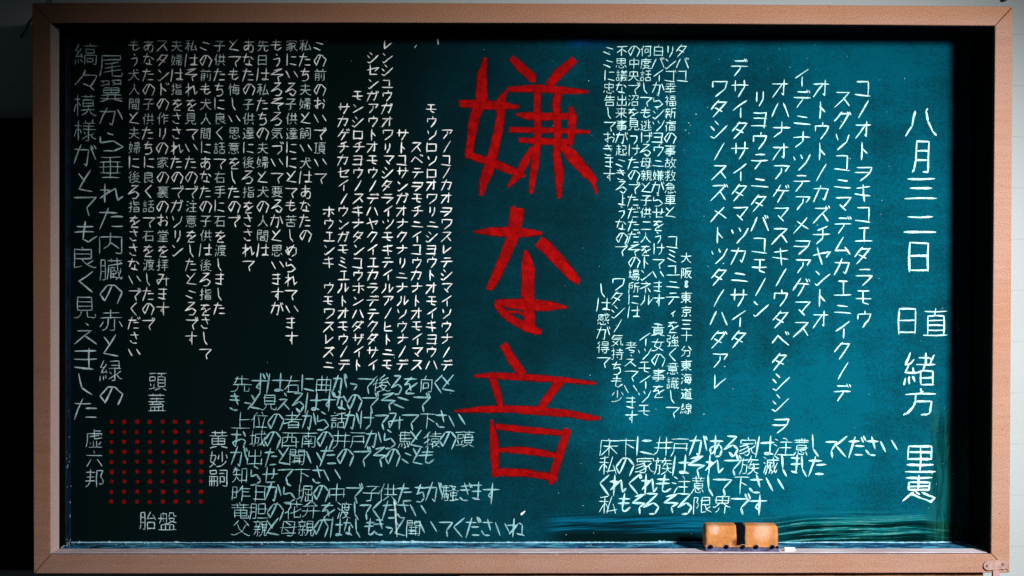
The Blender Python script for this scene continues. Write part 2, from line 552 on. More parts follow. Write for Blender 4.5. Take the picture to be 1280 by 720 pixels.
o = link("chalk_crumbs", bm, M_DUST, BB)
o["kind"] = "stuff"

# corner bracket and leg
bm = bmesh.new()
def extrude_outline(bm, pts, y0, y1):
    a = [bm.verts.new((p[0], y0, p[1])) for p in pts]
    b = [bm.verts.new((p[0], y1, p[1])) for p in pts]
    bm.faces.new(a)
    bm.faces.new(b[::-1])
    n = len(pts)
    for i in range(n):
        bm.faces.new((a[(i + 1) % n], a[i], b[i], b[(i + 1) % n]))
def F(u, v):                 # front-plane measure
    return ((u - 640) * MM, (360 - v) * MM)
pts = []
for i in range(11):
    a = math.radians(75 + 190 * i / 10)
    pts.append(F(1234.8 + 6.2 * math.cos(a), 706.8 - 6.0 * math.sin(a)))
pts += [F(1240, 712.3), F(1241, 712.2), F(1249.5, 712), F(1250, 711.5), F(1255, 711.2), F(1259, 709), F(1259.4, 702.5), F(1256, 700.2), F(1245, 699.8)]
extrude_outline(bm, pts, -0.0042, -0.0004)
bevel(bm, 0.0006, 1)
link("corner_bracket", bm, M_BRACKET, BB)
br = bpy.data.objects["corner_bracket"]
for (u, v, r) in ((1233.2, 707, 1.9), (1252.8, 705.2, 2.0)):
    bm = bmesh.new()
    bmesh.ops.create_cone(bm, cap_ends=True, segments=14, radius1=r * MM, radius2=r * MM * .7, depth=0.0016)
    bmesh.ops.rotate(bm, verts=bm.verts, cent=(0, 0, 0), matrix=__import__("mathutils").Matrix.Rotation(math.pi / 2, 3, "X"))
    q = F(u, v)
    bmesh.ops.translate(bm, verts=bm.verts, vec=(q[0], -0.005, q[1]))
    link("screw", bm, M_METAL, br)
bm = bmesh.new()
a, b = F(1240.5, 712.5), F(1248.8, 800)
box(bm, a[0], b[0], -0.0035, 0.006, b[1], a[1])
bevel(bm, 0.001, 2)
link("leg", bm, M_BRACKET, BB, "narrow salmon leg under the right corner")
# nail heads on the right upright and splinters
for (u, v) in ((1251.5, 507), (1252.5, 537), (1252, 232), (1250, 642)):
    bm = bmesh.new()
    bmesh.ops.create_uvsphere(bm, u_segments=10, v_segments=6, radius=0.0012)
    q = F(u, v)
    bmesh.ops.translate(bm, verts=bm.verts, vec=(q[0], 0.0002, q[1]))
    link("nail_head", bm, M_METAL, BB, smooth=True)

# ------------------------------------------------------------------ writing
# hand-drawn stroke paths: character|x y pairs of each stroke
GLYPHS = '''
々|57286818 57283837 5728735575653866 43853866 133619403866
三|81811581 22507450 86151015
上|81594559 09138813 45134588
下|794454594659 46834609 09838883
不|48641036 88385959 10848684 480948645483
中|48094890 13408440 1334137383738434
事|486020602072777176604860 10838783 07368936 79221622 4890481044073009 791879481648
二|87180918 18767976
井|13718571 66096690 09408740 1209221829333190
京|2911340848104942 84147328 24281012 494222422263766375424942 507946904292 87791079
人|48904863 4863446134321111 4863526165318711
位|69137861 638259925692 84734073 206414620850 20642109 2064227529893492 51254461 35128912
何|20091965 085413631965 19652890 828182116310 39273961636163333933 36818981
作|075113602063 59328832 37584975 59538753 53894975 49758975 59755909 2009206629893492
供|065011601863 18631909 18632890 75258709 34094826 48904839 88703670 75397589 89393439
先|61486211841088158824 35493231272016110710 24761561 24762688 26883090 48494890 24768175 87490949
八|091126403380 88117922665161796486
六|11113245 46885375 09658865 62468612
内|253038404754 73304754 130813748473841178086511 47544890
出|48904814 144114148214 1881185579557981 82098242
分|61898857 11091912322438364053 51107012755321541660 338824701055
前|31823175 31822292 43291529 66767290 6710740881118261 43441544 62266258 32094311436015601509 88750975
十|48904809 88540954
南|61555742 33563850 48644890 48104842 70262626 150915648263821070076410 09818781 28426842
右|284622440929 81133013 284680468109 87731073 3008285140754290
向|407445905193 631168098411847313741308 33286428635433543222
告|22771365 227726903092 77132113 22778177 50905055 09558755 2107213876387707
嗣|53868686861179086811 75715371 12861369396938871286 09344334 31093155 20092055 55245555735473305530 09080955435443113908
垂|72297268 13298429 25292568 79111811 09498849 48114885 83691369 148620848288
城|43274724552557563956 89279015850980127424 799086848676 28301928 865779367434 07231928 511057107424 74347424 09672867 689169557434 18901928 3011383039768676
堀|313428301828 18280723 88288711 08672867 18281889 320739384086868786694069 8655864051405155 502850118711 68596811
堂|48904876 71817175 718175888191 26752189 484425452661726071454844 48114844 18288128 09118811 10611075487686758761
場|20350828 203531383342 361350245738 463932282828 46394951 540966207338 83754575 09703070 20352089 36519051 457546628363828846884575 46398737831179077009
大|48904860 861166284860 48608763 0911171334294860 09634860
夫|9211801265214846 484650488648 0711141132224846 484645481048 48464890 16768176
央|51445533671987099411 1945197778777945 10093020443648484890 88450945
女|05131310311545224828 48285328 696765485328 53288311 10678867 482824414491
妙|65906538 36114209591575288342 88548175 46505173 342211432091 071110102224346134710871
婦|32182226 82774777 061111122226 22312226 46154638823883167316 64086453 4465826581884588 0771307128512231 223109401791 4045415388538845
嫌|30202227 08102227 40165129 22322227 70309013 0971307026432232 89503850 88763976 4036843684634163 189010402232 5308537351844490 769069736909
子|73827076496248113209 09488848 18848184
家|53406543 47904982 0815121322175334 65437955 6543742585159215 46654257 11314847 094914474257 11691182498286828670 73662466 34114809552053404257
宿|449248894983 59506165 82134113 20510842 41328232 37658765 8209824942504108 1173128284828675 2008205327693272
少|75406125481818100511 73758751 24761049 47904738
尾|51565311841088158622 28408146 25248733 081115381786818682701669 265551567561
幸|68636955 65436955 29633142 74576955 48904863 48424808 86241024 79811881 82421642 89630863
床|56502417 489251905579 565060538753 56675609 0809133015788978 275353538918
度|61165116 611675109211 538151904792 511638283835 511648132409 6116752977342635 8881168115360910 25638863 7271714841484171
弁|63847470 489226752268 79697470 88420942 66096656 74701368 1011201629303256
強|84148909 84148124 75828172 47698172 47696292 1211240930153241094209461163326332850986 81728767 65136462 643344334453845284336433 84144012
後|6420791187099411 64205920 642078405142 81815770 619144774271 26910974 074412512054 57704455 57704271 592046123009 59204637 51425553 293034305142 88507765 36538257 200820542771
得|09732590 82754375 20092053 44265217 27692053 07452053 437544618263818844884375 35348934 37498749 5810630774107549
忠|46395332 87187734 323432153511661170166824 16340815 485516551679817981554855 463948464890
思|87167734 16341115 32323411651169186724 57304040 48504886 17687968 485017501786798679504850
急|80288813 76542154 18710968 18713184 48305522 318461835769 31843391 152811150511 71176912640932102926 1871766775401840
恵|33273510620966116717 42355327 42354242 712875288715 13152229 11828682 18557955 48904842 424278427968196918424242
悔|50934881 88804881 633357375744 30674070 18911809 46644070 07531275 5964595767516744 48814070 46648363791474086311 882240224664 90443444 31632775
意|542344294434 65846469 33693284 86137626 22467646 09111823 322232133609630967146520 48905085 764675342235225775577646 87691069 82841484
感|45325322 9047883883366947 699179888081 09122026 292629133309660971146920 69516947 69518672 77278614 57386947 51692669 27432757495748422743 8881168115530935 599162676951
戸|10858685 19408040 09101830206779678034
所|78577809 1366396639441344 55579057 8887558154334510 0905133813814487
手|08408840 15638463 3009460948134884 1385168276908188
拝|064034483651 89323832 87854285 45678467 08713271 85504450 65096585 0811120821112191
持|46325520 07712971 6111650877117759 40428842 2090191113080711 85784478 39599059 64596490 07403047
指|84834677 85284628 85124612 89698459505946654690 2190211320091009 08713271 4612474484448512 34480740
故|901181146828 394739181118 39475463 54636833 68286833 68284409 827377486833 25902548 07724272 90735773 394711471113 649360905463
救|722656124711 72268711 72267234 29410926 456236513049 8372804975367234 294136404730 595968377234 59595351 18501161 40904684 08744874 63728972 299028111510 59596590
新|44223732 28812591 15320819 79097957 38733459 165918691475 09814581 8887578256325009 57579057 46420742 161227122758 07594759
方|48905182 36517750731567095110 51825581 51825074 10748674 07101714303236513673
族|59685759 68358838 89785379 68586835 18553654341531102409 57595050 56915379 53794466 247525841991 683560194609 683578189011 47386835 84585759 38750775 081016321875
日|20507750 77162016 7711778320842009
昨|61558755 11553255 61338933 54905175 325942605175 90755175 61086175 11191183328232261126
曲|60896015 13158415 36893615 13438443 8409847113711308
月|22397638 24627662 08101519223924867685751169095411
来|75696955 884855485345 47454809 921578195345 30562468 091423224745 47454890 13798479 53450948
東|101125184235 9012851170205536 10818881 18528052 48084890 423518381867806679374235
様|205428523338 9215821875267630 572855243715 76308540 072515502054 76306535 43425034 767979918492 53795190 09693369 86664466 39538953 5110550764106579 88794279 22092290
模|072614501952 205827553144 93118709761569226729 83554255 08723072 88833883 425544438344826843684255 88293629 75777590 53775390 20092090 3609552061326243
母|39445534 43755767 09558855 8524162425867985731567085309
気|77672867 26902581 09612581 882488098209771473531653 25818681 571432341740 5746281814091009
沼|578651643551 84124112 8412834041404112 14892682 20560962 12122639 38868586825777536556
注|14882682 658159905492 12112637 08612155 89113311 40438443 88723672 61116172
海|09602054 5864585865516544 553763306322 43813265 43818880 43814492 13882582 21391212 90443144 60126309750979138363436438228722
渡|20550963 64186918 64185137 64184209 11082138 14882482 59926482 691879119111 88654365 7872785054505372 2711353936818981 4538813881326918
滅|20381109 23831288 51304316 51305922 51305161 44484035 75347524 7534793786609062 61505938 87847990 75248013861091169026 75245710 09631957 61614261 75346890 2608333833758975
父|11653389 85656190 91128111572438443061 041113104124533668637365
犬|48904859 65878176 485951628862 0611181433274859 4859682482139011 485944620962
猿|06652073 624044424457825782426240 62404928 50116616 50114928 49283625 20792073 20791584 20792989 74248632 033408342550 42838483 63706390 37698869 11092109262025632073 9211880981146240
界|38543649223812330734 650965357041 343430181609 18717971 48884855 385478557987188818553854 9135853470415954
白|79151715 519346904275 79461746 7909797517751708
盤|517157775888778878749073 29512853 28922785 914285407148 57635757 38323811 28732677 58325811 65487148 65485757 07118911 536380637148 07634263 1911203277327811 424242842785158415570840 344150416548
直|76542254 76402240 76262226 86821182 45694890 08118911 76127667456922682212
知|84185718 16780864 16781692 263831364420 16784378 8412848257825711 46510851 0911171826382878
石|08322649 81152715 810981512649 86831083 388226492708
福|88864386 08382146 434235422450 21462209 22811889 48588257837349744858 43288728 65126544 43128712 43084342 214633720973 4342444586458712
私|84224716 062420502553 65874716 413833522553 42630963 408811820684 26092684 881375487151
竜|51834592 34653182 64656582 882089128408510948144852 19387738 89650865 19242053775277241924 83821482
緑|67327433 67324418 08071028 11632463 11632490 34183131 13423444 46465538 21282213 743386189418 74338946 82725072 825782874887 89574457 6757661160085411 36393254 13423475
緒|10280711 22901063 36183131 85285328 57466460 53128512 12422263 22631063 22633174 243121282313 64606390 851285435746 487976798175 53125344 35383153 90604260 87857561 124244415746
線|20611063 44385538563551244115 07091028 22901063 30533243 22132028 68357532 84674767 63826590 206120561242 206126643174 32431242 30303420 881480217532 86407532 206118602061 638247814753845284816382 6752671158075310
縞|196126653175 1961106522882193 668264916092 760984078810874444444309 34173031 124220571961 12423243 10280807 22122029 506451558156817151715064 55155533743374195519 88824182 30533438
翼|65755369 65758477 050913083416 65755782 09694076 15831588 15832179 34164016 57825382 57825788 63168909 63165915 48424860 11318631 18517851 407040880988 528883888470 90200720 34163241 63166440 486077617742194220614860
考|188065807175 44624491 81846363 093638477946 88621062 42134809640972227130333036445161
者|76112911 47593644 76272927 761176423644 42604290 177967797075 29112842 07363644 616162668287 88590959
聞|86755675 34406240 34306230 40751275 62126251 34183451 866256635686868685117609 12081286408740621262 27517051 26177320
胆|89114611 36641364 36411341 51598459 845984325232518584858459 0905134113873686351126092013
胎|32411141 747782678460 45578460 45576190 12643264 84608954 47128212 4708474182418212 071111321287328732112210
臓|9120880983117920 11412641 59545943 59315919 11642664 79207930 48435943 793084348752 817789718965386538343410 88833683 51765190 481448546654 0709114111872687261124081709 711567194819 793076387290 66097920 4831663166425943
良|20647764 84376323 20114516 50824592 20112081778176462046 92128510651950324446
花|10382446 546355126109861189168826 383251368254 65736590 87810981 33733390 240924493163
苦|77132013 65906571 31713190 48374867 09578857 87821082 7713773620362009
蓋|65496149 65497142 65496555 77307711 773081387142 39303911 25413454 58305811 201120307730 81681768 88840984 48554874 65786590 32903278 71421641 09118911 09558855
虚|44374410 81844884 61096138 82346919 32222832 84638471167115300911 74632757 21098709 86528247504847534890
裏|55132909 29093022 30220518 30224032 67188226 498448914492 48734834 82441544 20647764 487377737755205421744873 88840984 08348834 53335526691587089110
西|83151515 3884354824361536 833859405984 87840984 1509156382638309
要|27254618 27252022 27253238 4618441432110810 46185718 57188710 571867316938 59865953 10868786 4449345315531572827282533951 88380838 38393686
見|76712171 21557655 06111510261632253438 583859136109871090168824 343876397587218721393438
親|22922781 460956176138 165818671375 84555455 34583874 84715471 44224030 10201532 8824901176107538 275727121810 42810981 44420842 613854385486848684386138 07584458
話|33491149 11623262 50128412 07753675 20902384 67386784 46618961 11091136343634131113 4908503884388412 84884684
識|753281348648 87737886 50814890 44614274 26621162 55615774 26491149 14912083 65155921 28750875 40215921 40365936 38816181 36618861 4015405059505921 11091136273527131113 59097522 892288138410811175227090
議|86468050 28621062 28491049 07753075 829279917682 50915382 16902083 63253822 64596481 44708570 5148511048073909 40476250 89363836 38589058 42828882 842873156309 10132913293510360909 90169010860777147050
貴|080913084015 90085915 77322132 77432143 774376212122225375537743 488623862374777575864886 48904864 08638963
赤|4411500860106157 20430924 1810281635273858 77448824 48904858 19797779 86581158
起|07091328 558683868459 8838892984246124572857598459 13281346 28404440 08614561 28172690 11804280 871136121328
車|18527952 89220922 86821182 486918681837783679674869 48904808
逃|75678382 20181011 2018361152099113 201820550856 34824267 50523244 864473536655 22751186 8834862567266690 3524443250465190
道|449248864879 20751186 71797992 881144112220 57655978 22200911 222022550956 81514051 81374037 576580648024402440635765 88793379
達|46664267 085220522022 74717255 090811162022 21761286 9416881143112022 33308830 37438343 82843884 60546021 88713271 60716090 88553455 48554671
邦|59085985868475558642872777206924 09784778 46571157 07374837 07091209181626303090
里|18698069 15328232 49874811 806979501850188779878069 88110911
間|85735673 12734073 33326332 6711810985138586568656598559 12081286408740591259 33133346634663163316
阪|11081186318623623051323729322031 84628865 46628462 8589468446343810 56625945712286099410 5109641875328462
限|12091286328626623252343830322431 86397230 46698269 465082508286468646116515 635073238811
頂|900977177017 46418641 46568656 561738093210 091222142284 65866371 44869086 07843484 637186708526462746716371
頭|344030273220 68866771 86565256 76179009 39860986 380945096117 16281440 86415241 385438501150116937703854 677152715226862686706771 90864986 09154020
飼|11111314 39501350 38802688 07732688 35201314 49717371 49868686861180087009 26722763 13141363396339361336 51245157715671325132 33284014
馬|07091628 71206530 34133225 49275415 78552055 78712071 50865039 6611690881098638203920868186
騒|9460885880617168 71686668 445955606668 90098513 283434253925 16301717 26202432 666856795688 782384188513 09320613 11583758 11733773 684750475130863186476847 27872743 388711861144404236092409 68556812 7168828182885088 48108513
黄|89096116 080913084016 79391939 33673390 16828282 64676490 48664826 482677257853205319264826 09668866
あ|11778877 44994411 6666443322111122114444557755883377005500
い|00773322 66779933
う|33995588 1155776677334400
え|44995588 116666660011 44448811
お|00775577 339933111133665588447711 77888866
か|0077667755004411 33990011 77889933
き|11886688 00667766 33996644 112233116611
く|779911557700
け|11991111 33669966 779977335511
こ|22887766 00335500
さ|11777777 44996644 113333116611
し|229933336600
す|00669966 55995500 555533335522
せ|00559955 778877446633 338833118811
そ|228888990055995555336600
た|00776677 33990000 44558855 44118811
ち|11777777 44992244 22446655772255002200
っ|2255774477335500
つ|1166886688335500
て|0077997755336600
と|11884455 779911228811
な|00775577 33991133 66778855 55555511222244227711
に|11991111 44778877 33228811
ね|33993300 006655661122 112266778866881155229911
の|5588221100443388668899557700
は|11990000 33669966 77997711441155229911
ま|11887788 11557755 5599551111226611
み|11885588111100449955 77667700
め|11773311 6688221100444477886688225500
も|11777777 00557755 4499332255118833
よ|5599551122227711 55667766
ら|33995588 117711445555882255002200
り|11881122 778877444400
る|22997799003355558833660033225500
れ|22992200 006644660022667777119933
ろ|2299779900335555883366003300
を|11777777 5588114444555522 8855332222007700
ア|118899887755 557755552211
ィ|77663333 55445500
イ|88991144 55555500
ウ|55995577 11441177887777444400
エ|22887788 55885511 00119911
オ|00778877 669966115522 55770000
カ|0077887766115522 44990000
キ|11778888 00448833 44995500
ク|44990044 338888883300
コ|118877887711 00118800
サ|00669966 22992233 779977554400
シ|22994477 00662244 001122009977
ス|118888880000 55558811
セ|005599776644 229922118811
ソ|11882255 888877442200
タ|44990044 338888881100 22556633
チ|77992277 00559955 558855332200
ツ|00771155 44885566 998877443300
テ|22887788 00559955 555555442200
ト|33993300 33667733
ナ|00669966 559955441111
ニ|22777766 00229911
ネ|44995588 117788770033 44444400 66448811
ノ|88991100
ハ|33880011 66889911
ヒ|229922118811 22447755
ヘ|003333779922
ホ|00669966 559955004411 22330022 77449922
マ|118899885533 33446611
ミ|22996677 22666644 11337700
ム|559911228822 66449900
メ|77880000 22668822
モ|11887788 00448844 448844227711
ヤ|005599777744 22995500
ユ|117766776622 00119911
ヨ|118888887700 11558855 00118811
ラ|22888888 005599554400
リ|22882233 778877444400
ル|338833440000 668866119955
レ|228822118866
ロ|11881100 117788778811 11118811
ワ|11551188998888443300
ヲ|1177997788443300 00448844
ン|11883366 111122009966
ケ|44990033 22709566 66663000
が|0077667755004411 33990011 77889933 76998680 90999982
ぎ|11886688 00667766 33996644 112233116611 76998680 90999982
ぐ|779911557700 76998680 90999982
げ|11991111 33669966 779977335511 76998680 90999982
ず|00669966 55995500 555533335522 76998680 90999982
だ|00776677 33990000 44558855 44118811 76998680 90999982
づ|1166886688335500 76998680 90999982
で|0077997755336600 76998680 90999982
ガ|0077887766115522 44990000 76998680 90999982
グ|44990044 338888883300 76998680 90999982
ゲ|44990033 22709566 66663000 76998680 90999982
ゴ|118877887711 00118800 76998680 90999982
ザ|00669966 22992233 779977554400 76998680 90999982
ズ|118888880000 55558811 76998680 90999982
ダ|44990044 338888881100 22556633 76998680 90999982
デ|22887788 00559955 555555442200 76998680 90999982
ド|33993300 33667733 76998680 90999982
バ|33880011 66889911 76998680 90999982
ベ|003333779922 76998680 90999982
'''
# vertical columns: (x, y_first, pitch, size, text)
V=[]
H1="もう犬人間と夫婦に後ろ指をささないでください|あなたの子供たちに良く話て石を渡したので|スタンドの作りの家の裏のお堂を拝みます|夫婦は指をさされたのでガソリン|私はそれを見ていたので注意をしたところです|この前も犬人間にあなたの子供は後ろ指をさして|子供たちに良く話て右手に石を渡しました|とても悔しい思意をしたので|あなたの子供達に後ろ指をさされて|先日は私たちの夫婦と犬の人間は|もうそろそろ気づいて要るかと思いますが|家にいる子供達ににとても苦しめられています|私たち夫婦と飼い犬はあなたの|この前のおいで頂いて".split("|")
for i,t in enumerate(H1): V.append((168+17.85*i,57,18.28,17,t,'h'))
K1="ウモワスレズニ|サカゲチカセイノウンガモミエルトオモウノデ|モンシロチヨウノスキナタンコウホンハダザイト|シセンガアウトオモウノデハヤクイエカラデテクダサイ|レンシユウガオワリマシタライツモキテイルアノヒトニモ|サトコサンガオナクナリニナルソウナノデ|スベテヲモチニイコウカナトオモイマス|モウソロソロオワリニシヨウトオモイキヨウハ|アノコノカオヲワスレテシマイソウナノデ".split("|")
for i,t in enumerate(K1): V.append((411+18.4*i,456-16*(len(t)-1),16,14.5,t,'k'))
R1="ここに忠告しておきます|不思議な出来事が起こきるようなので|の中央で沼を見つけたのでただただその場所には|何度話しても逃げる母親と子供二人をトンネル|白バイからシツヨウニ嫌がらせをうけています|リンゴ幸福新宿の事故救急車と|タバコ".split("|")
for i,t in enumerate(R1): V.append((762+15.2*i,63.5,15.56,14.6,t,'r'))
V+=[(411,264,16,14.5,'ホウエンキ','k'),(841,302,17.65,16,"コミユニティを強く意識して",'r'),
(823,412,19,17,"貴女の事を",'r'),(806,424,17.8,16,"イツモイツモ",'r'),(789,434,17.4,16,"考えています",'r'),
(772,355,17.5,16,"ワタシノ気持ちも少",'r'),(754,363,17.8,16,"しは感が得て",'r')]
K2=[(899,110,"ワタシノスズメトツタノハダアレ"),(924.5,84,"デサイタサイタマツカニサイタ"),(950,123,"リヨウテニタバコモノン"),(976,111,"オハナオアゲマスキノウタベタシシヲ"),(1002,97,"イデニナツテアメヲアゲマス"),(1027,111,"オトウトノカズチヤントオ"),(1053,124,"スグソコニマデムカエニイクノデ"),(1079.5,110,"コノオトヲキコエタラモウ")]
for x,y,t in K2: V.append((x,y,26.2,21.5,t,'b'))
V_STAR=(858,[322,341,355,372,389,405,420,439,457,474,492,511],16,"大阪⇕東京三十分東海道線")
# horizontal rows: (y, size, text, [x])
H=[(480,21,"先ずは右に曲がって後ろを向くと",[302,324,345,366,385,405,425,442,458,477,497,513,533,549,561]),
(503,21,"きっと見えるはずなのでそこで",[295,310,320,337,356,373,391,410,427,443,463,485,504,527]),
(526,21,"上位の者から話かけてみて下さい",[301,325,345,366,387,404,423,440,458,477,495,513,534,552,571]),
(549,21,"お城の西南の井戸から馬と猿の頭",[299,322,341,363,386,406,427,448,467,487,506,521,541,560,581]),
(571,21,"が出たと聞いたのでそのことも",[299,319,340,355,372,392,411,432,453,474,491,510,522,535]),
(594,21,"知らせて下さい",[301,320,337,357,377,397,415]),
(616,21,"昨日から堀の中で子供たちが騒ぎます",[301,325,342,362,382,401,421,443,465,485,507,526,543,563,582,597,613]),
(638,21,"竜胆の花弁を渡してください",[301,323,345,367,388,410,430,446,457,471,487,504,523]),
(660,21,"父親と母親のはなしもきっと聞いてくださいね",[302,326,341,360,383,402,421,436,448,463,475,487,500,517,535,557,574,592,610,628,645])]
HR=[(558,22.5,"床下に井戸がある家は注意してください",[761,784,805,829,851,873,895,914,935,956,979,1002,1020,1039,1052,1071,1091,1111]),
(582,22.5,"私の家族はそれで族滅しました",[761,782,806,829,851,871,893,915,937,963,981,995,1006,1022]),
(606,22.5,"くれぐれも注意して下さい",[756,773,793,812,831,852,873,888,904,927,946,969]),
(630,22.5,"私もそろそろ限界です",[761,781,798,815,838,857,878,903,925,948])]
# single big characters: (char, x, y, w, h)
A="縞々模様がとても良く見えました"; B="尾翼から垂れた内臓の赤と緑の"
BIG=[(c,107,68+31.7*i,27,29) for i,c in enumerate(A)]+[(c,139,82+31.8*i,28,29) for i,c in enumerate(B)]
SM=[("頭",197,477,21,21),("蓋",196,503,21,21),("虚",118,548,20,22),("六",118,573,20,20),("邦",118,598,22,22),("黄",273,549,22,22),("妙",273,574,22,20),("嗣",273,598,22,20),("胎",185,651,20,22),("盤",210,651,22,22)]
DATE=[("八",1151,153,38,34),("月",1151,196,20,40),("三",1151,236,38,25),("二",1150,280,40,19),("日",1149,322,23,37),("日",1134,402,20,32),("直",1169,402,30,33),("緒",1149,461,39,39),("方",1149,502,39,32),("里",1150,574,37,32),("恵",1149,611,41,33)]
GL = {}
for ln in GLYPHS.strip().split("\n"):
    ch, d = ln.split("|")
    GL[ch] = [[(int(s[i:i + 2]), int(s[i + 2:i + 4])) for i in range(0, len(s), 4)] for s in d.split(" ")]
GL["恵"] = [st_ for st_ in GL["恵"] if max(p[1] for p in st_) > 30] + [[(34, 34), (2, 2)], [(24, 30), (58, 12), (84, 0)], [(58, 36), (97, 16), (84, 0)]]
GL["⇕"] = [[(25, 80), (50, 99), (78, 80)], [(40, 88), (40, 14)], [(62, 88), (62, 14)], [(22, 22), (50, 0), (80, 22)]]
CNT = [0]
def ribbon(bm, pts, w, taper=(0.55, 0.6), rag=0.16, mat=0, step=1.3, layer=None):
    """pts in photograph measures on the writing surface; w = full width in the same"""
    CNT[0] += 1
    y = D - 0.0003 - 0.000013 * (CNT[0] % 60) if layer is None else layer
    kq = (L + D) / L * MM
    P2 = [Vector(p) for p in pts]
    out = []
    total = sum((b - a).length for a, b in zip(P2, P2[1:])) or 1
    run = 0
    for i, (a, b) in enumerate(zip(P2, P2[1:])):
        l = (b - a).length
        n = max(1, int(l / step))
        for j in range(n + (1 if i == len(P2) - 2 else 0)):
            out.append((a.lerp(b, j / n), run + l * j / n))
        run += l
    L_, R_ = [], []
    m = len(out)
    for i, (p, s) in enumerate(out):
        q0 = out[max(0, i - 1)][0]
        q1 = out[min(m - 1, i + 1)][0]
        d = q1 - q0
        if d.length < 1e-6:
            d = Vector((1, 0))
        d.normalize()
        nrm = Vector((-d.y, d.x))
        t = s / total
        e = min(1, taper[0] + t * 4.5) * min(1, taper[1] + (1 - t) * 4.5)
        hw = 0.5 * w * e * (1.22 - 0.5 * t)
        a = p + nrm * hw * (1 + U(-rag, rag))
        b = p - nrm * hw * (1 + U(-rag, rag))
        L_.append(bm.verts.new(((a.x - 640) * kq, y, (360 - a.y) * kq)))
        R_.append(bm.verts.new(((b.x - 640) * kq, y, (360 - b.y) * kq)))
    for i in range(m - 1):
        f = bm.faces.new((L_[i], L_[i + 1], R_[i + 1], R_[i]))
        f.material_index = mat

def glyph(bm, ch, cx, cy, w, h, wid, slant=0.0, jit=0.02, fit=False, hollow=False, step=1.3, over=0.0, dimkanji=False):
    if ch in "　 ":
        return
    S = GL[ch]
    kan = "一" <= ch <= "龥"
    mi = 1 if (kan and dimkanji) else 0
    if kan:
        wid *= .86
    if fit:
        xs = [p[0] for s in S for p in s]
        ys = [p[1] for s in S for p in s]
        ax, bx, ay, by = min(xs), max(xs), min(ys), max(ys)
        bx = max(bx, ax + 1); by = max(by, ay + 1)
    else:
        ax, bx, ay, by = 0, 99, 0, 99
    rot = U(-.02, .02)
    cx += U(-.3, .3)
    cy += U(-.3, .3)
    for s in S:
        dx, dy = U(-jit, jit) * w, U(-jit, jit) * h
        pts = []
        for (u, v) in s:
            X = ((u - ax) / (bx - ax) - .5) * w + dx + U(-jit, jit) * w * .7
            Y = (.5 - (v - ay) / (by - ay)) * h + dy + U(-jit, jit) * h * .7
            X += -slant * Y
            Y += rot * X
            pts.append((cx + X, cy + Y))
        if over and len(pts) >= 2:      # strokes overshoot a little, as fast chalk does
            a, b = Vector(pts[0]), Vector(pts[1])
            if (b - a).length > 2:
                pts[0] = tuple(a - (b - a).normalized() * over * R())
            a, b = Vector(pts[-1]), Vector(pts[-2])
            if (b - a).length > 2:
                pts[-1] = tuple(a - (b - a).normalized() * over * R())
        if hollow and (not ("一" <= ch <= "龥")):
            # two passes of the chalk stick that part in the middle of the stroke
            for a, b in zip(pts, pts[1:]):
                a, b = Vector(a), Vector(b)
                d = b - a
                if d.length < 2.5:
                    ribbon(bm, [a, b], wid, step=step)
                    continue
                nn = Vector((-d.y, d.x)).normalized() * (0.40 + R() * .35) * (1.0 if wid < 1 else 1.3)
                for sg in (-1, 1):
                    ribbon(bm, [a, a + d * .3 + nn * sg, a + d * .72 + nn * sg * .9, b], wid * .62, (.45, .45), step=step)
                ribbon(bm, [a + d * .12, a + d * .3, a + d * .72, b - d * .12], .8, (.3, .3), mat=1, step=step)
        else:
            # every straight run is its own quick scratch, pointed and slightly overshooting
            run = [pts[0]]
            for i in range(1, len(pts)):
                a, b = Vector(run[0]), Vector(pts[i])
                d = b - a
                if d.length < 2.0 and i < len(pts) - 1:
                    run.append(pts[i])
                    continue
                if d.length > .5:
                    e = d.normalized()
                    lo = min(1.0, d.length * .09)
                    mid = a.lerp(b, .5) + Vector((-e.y, e.x)) * U(-.03, .03) * d.length
                    ww = wid * U(.74, 1.2)
                    if R() < .5:
                        ribbon(bm, [a - e * lo * R(), mid, b + e * lo * R()], ww, (.25, .45), step=step, mat=mi)
                    else:
                        ribbon(bm, [b + e * lo * R(), mid, a - e * lo * R()], ww, (.25, .45), step=step, mat=mi)
                run = [pts[i]]

def column(name, items, mats, label, **kw):
    bm = bmesh.new()
    for (ch, cx, cy, w, h) in items:
        glyph(bm, ch, cx, cy, w, h, **kw)
    return link(name, bm, mats, BB, label)

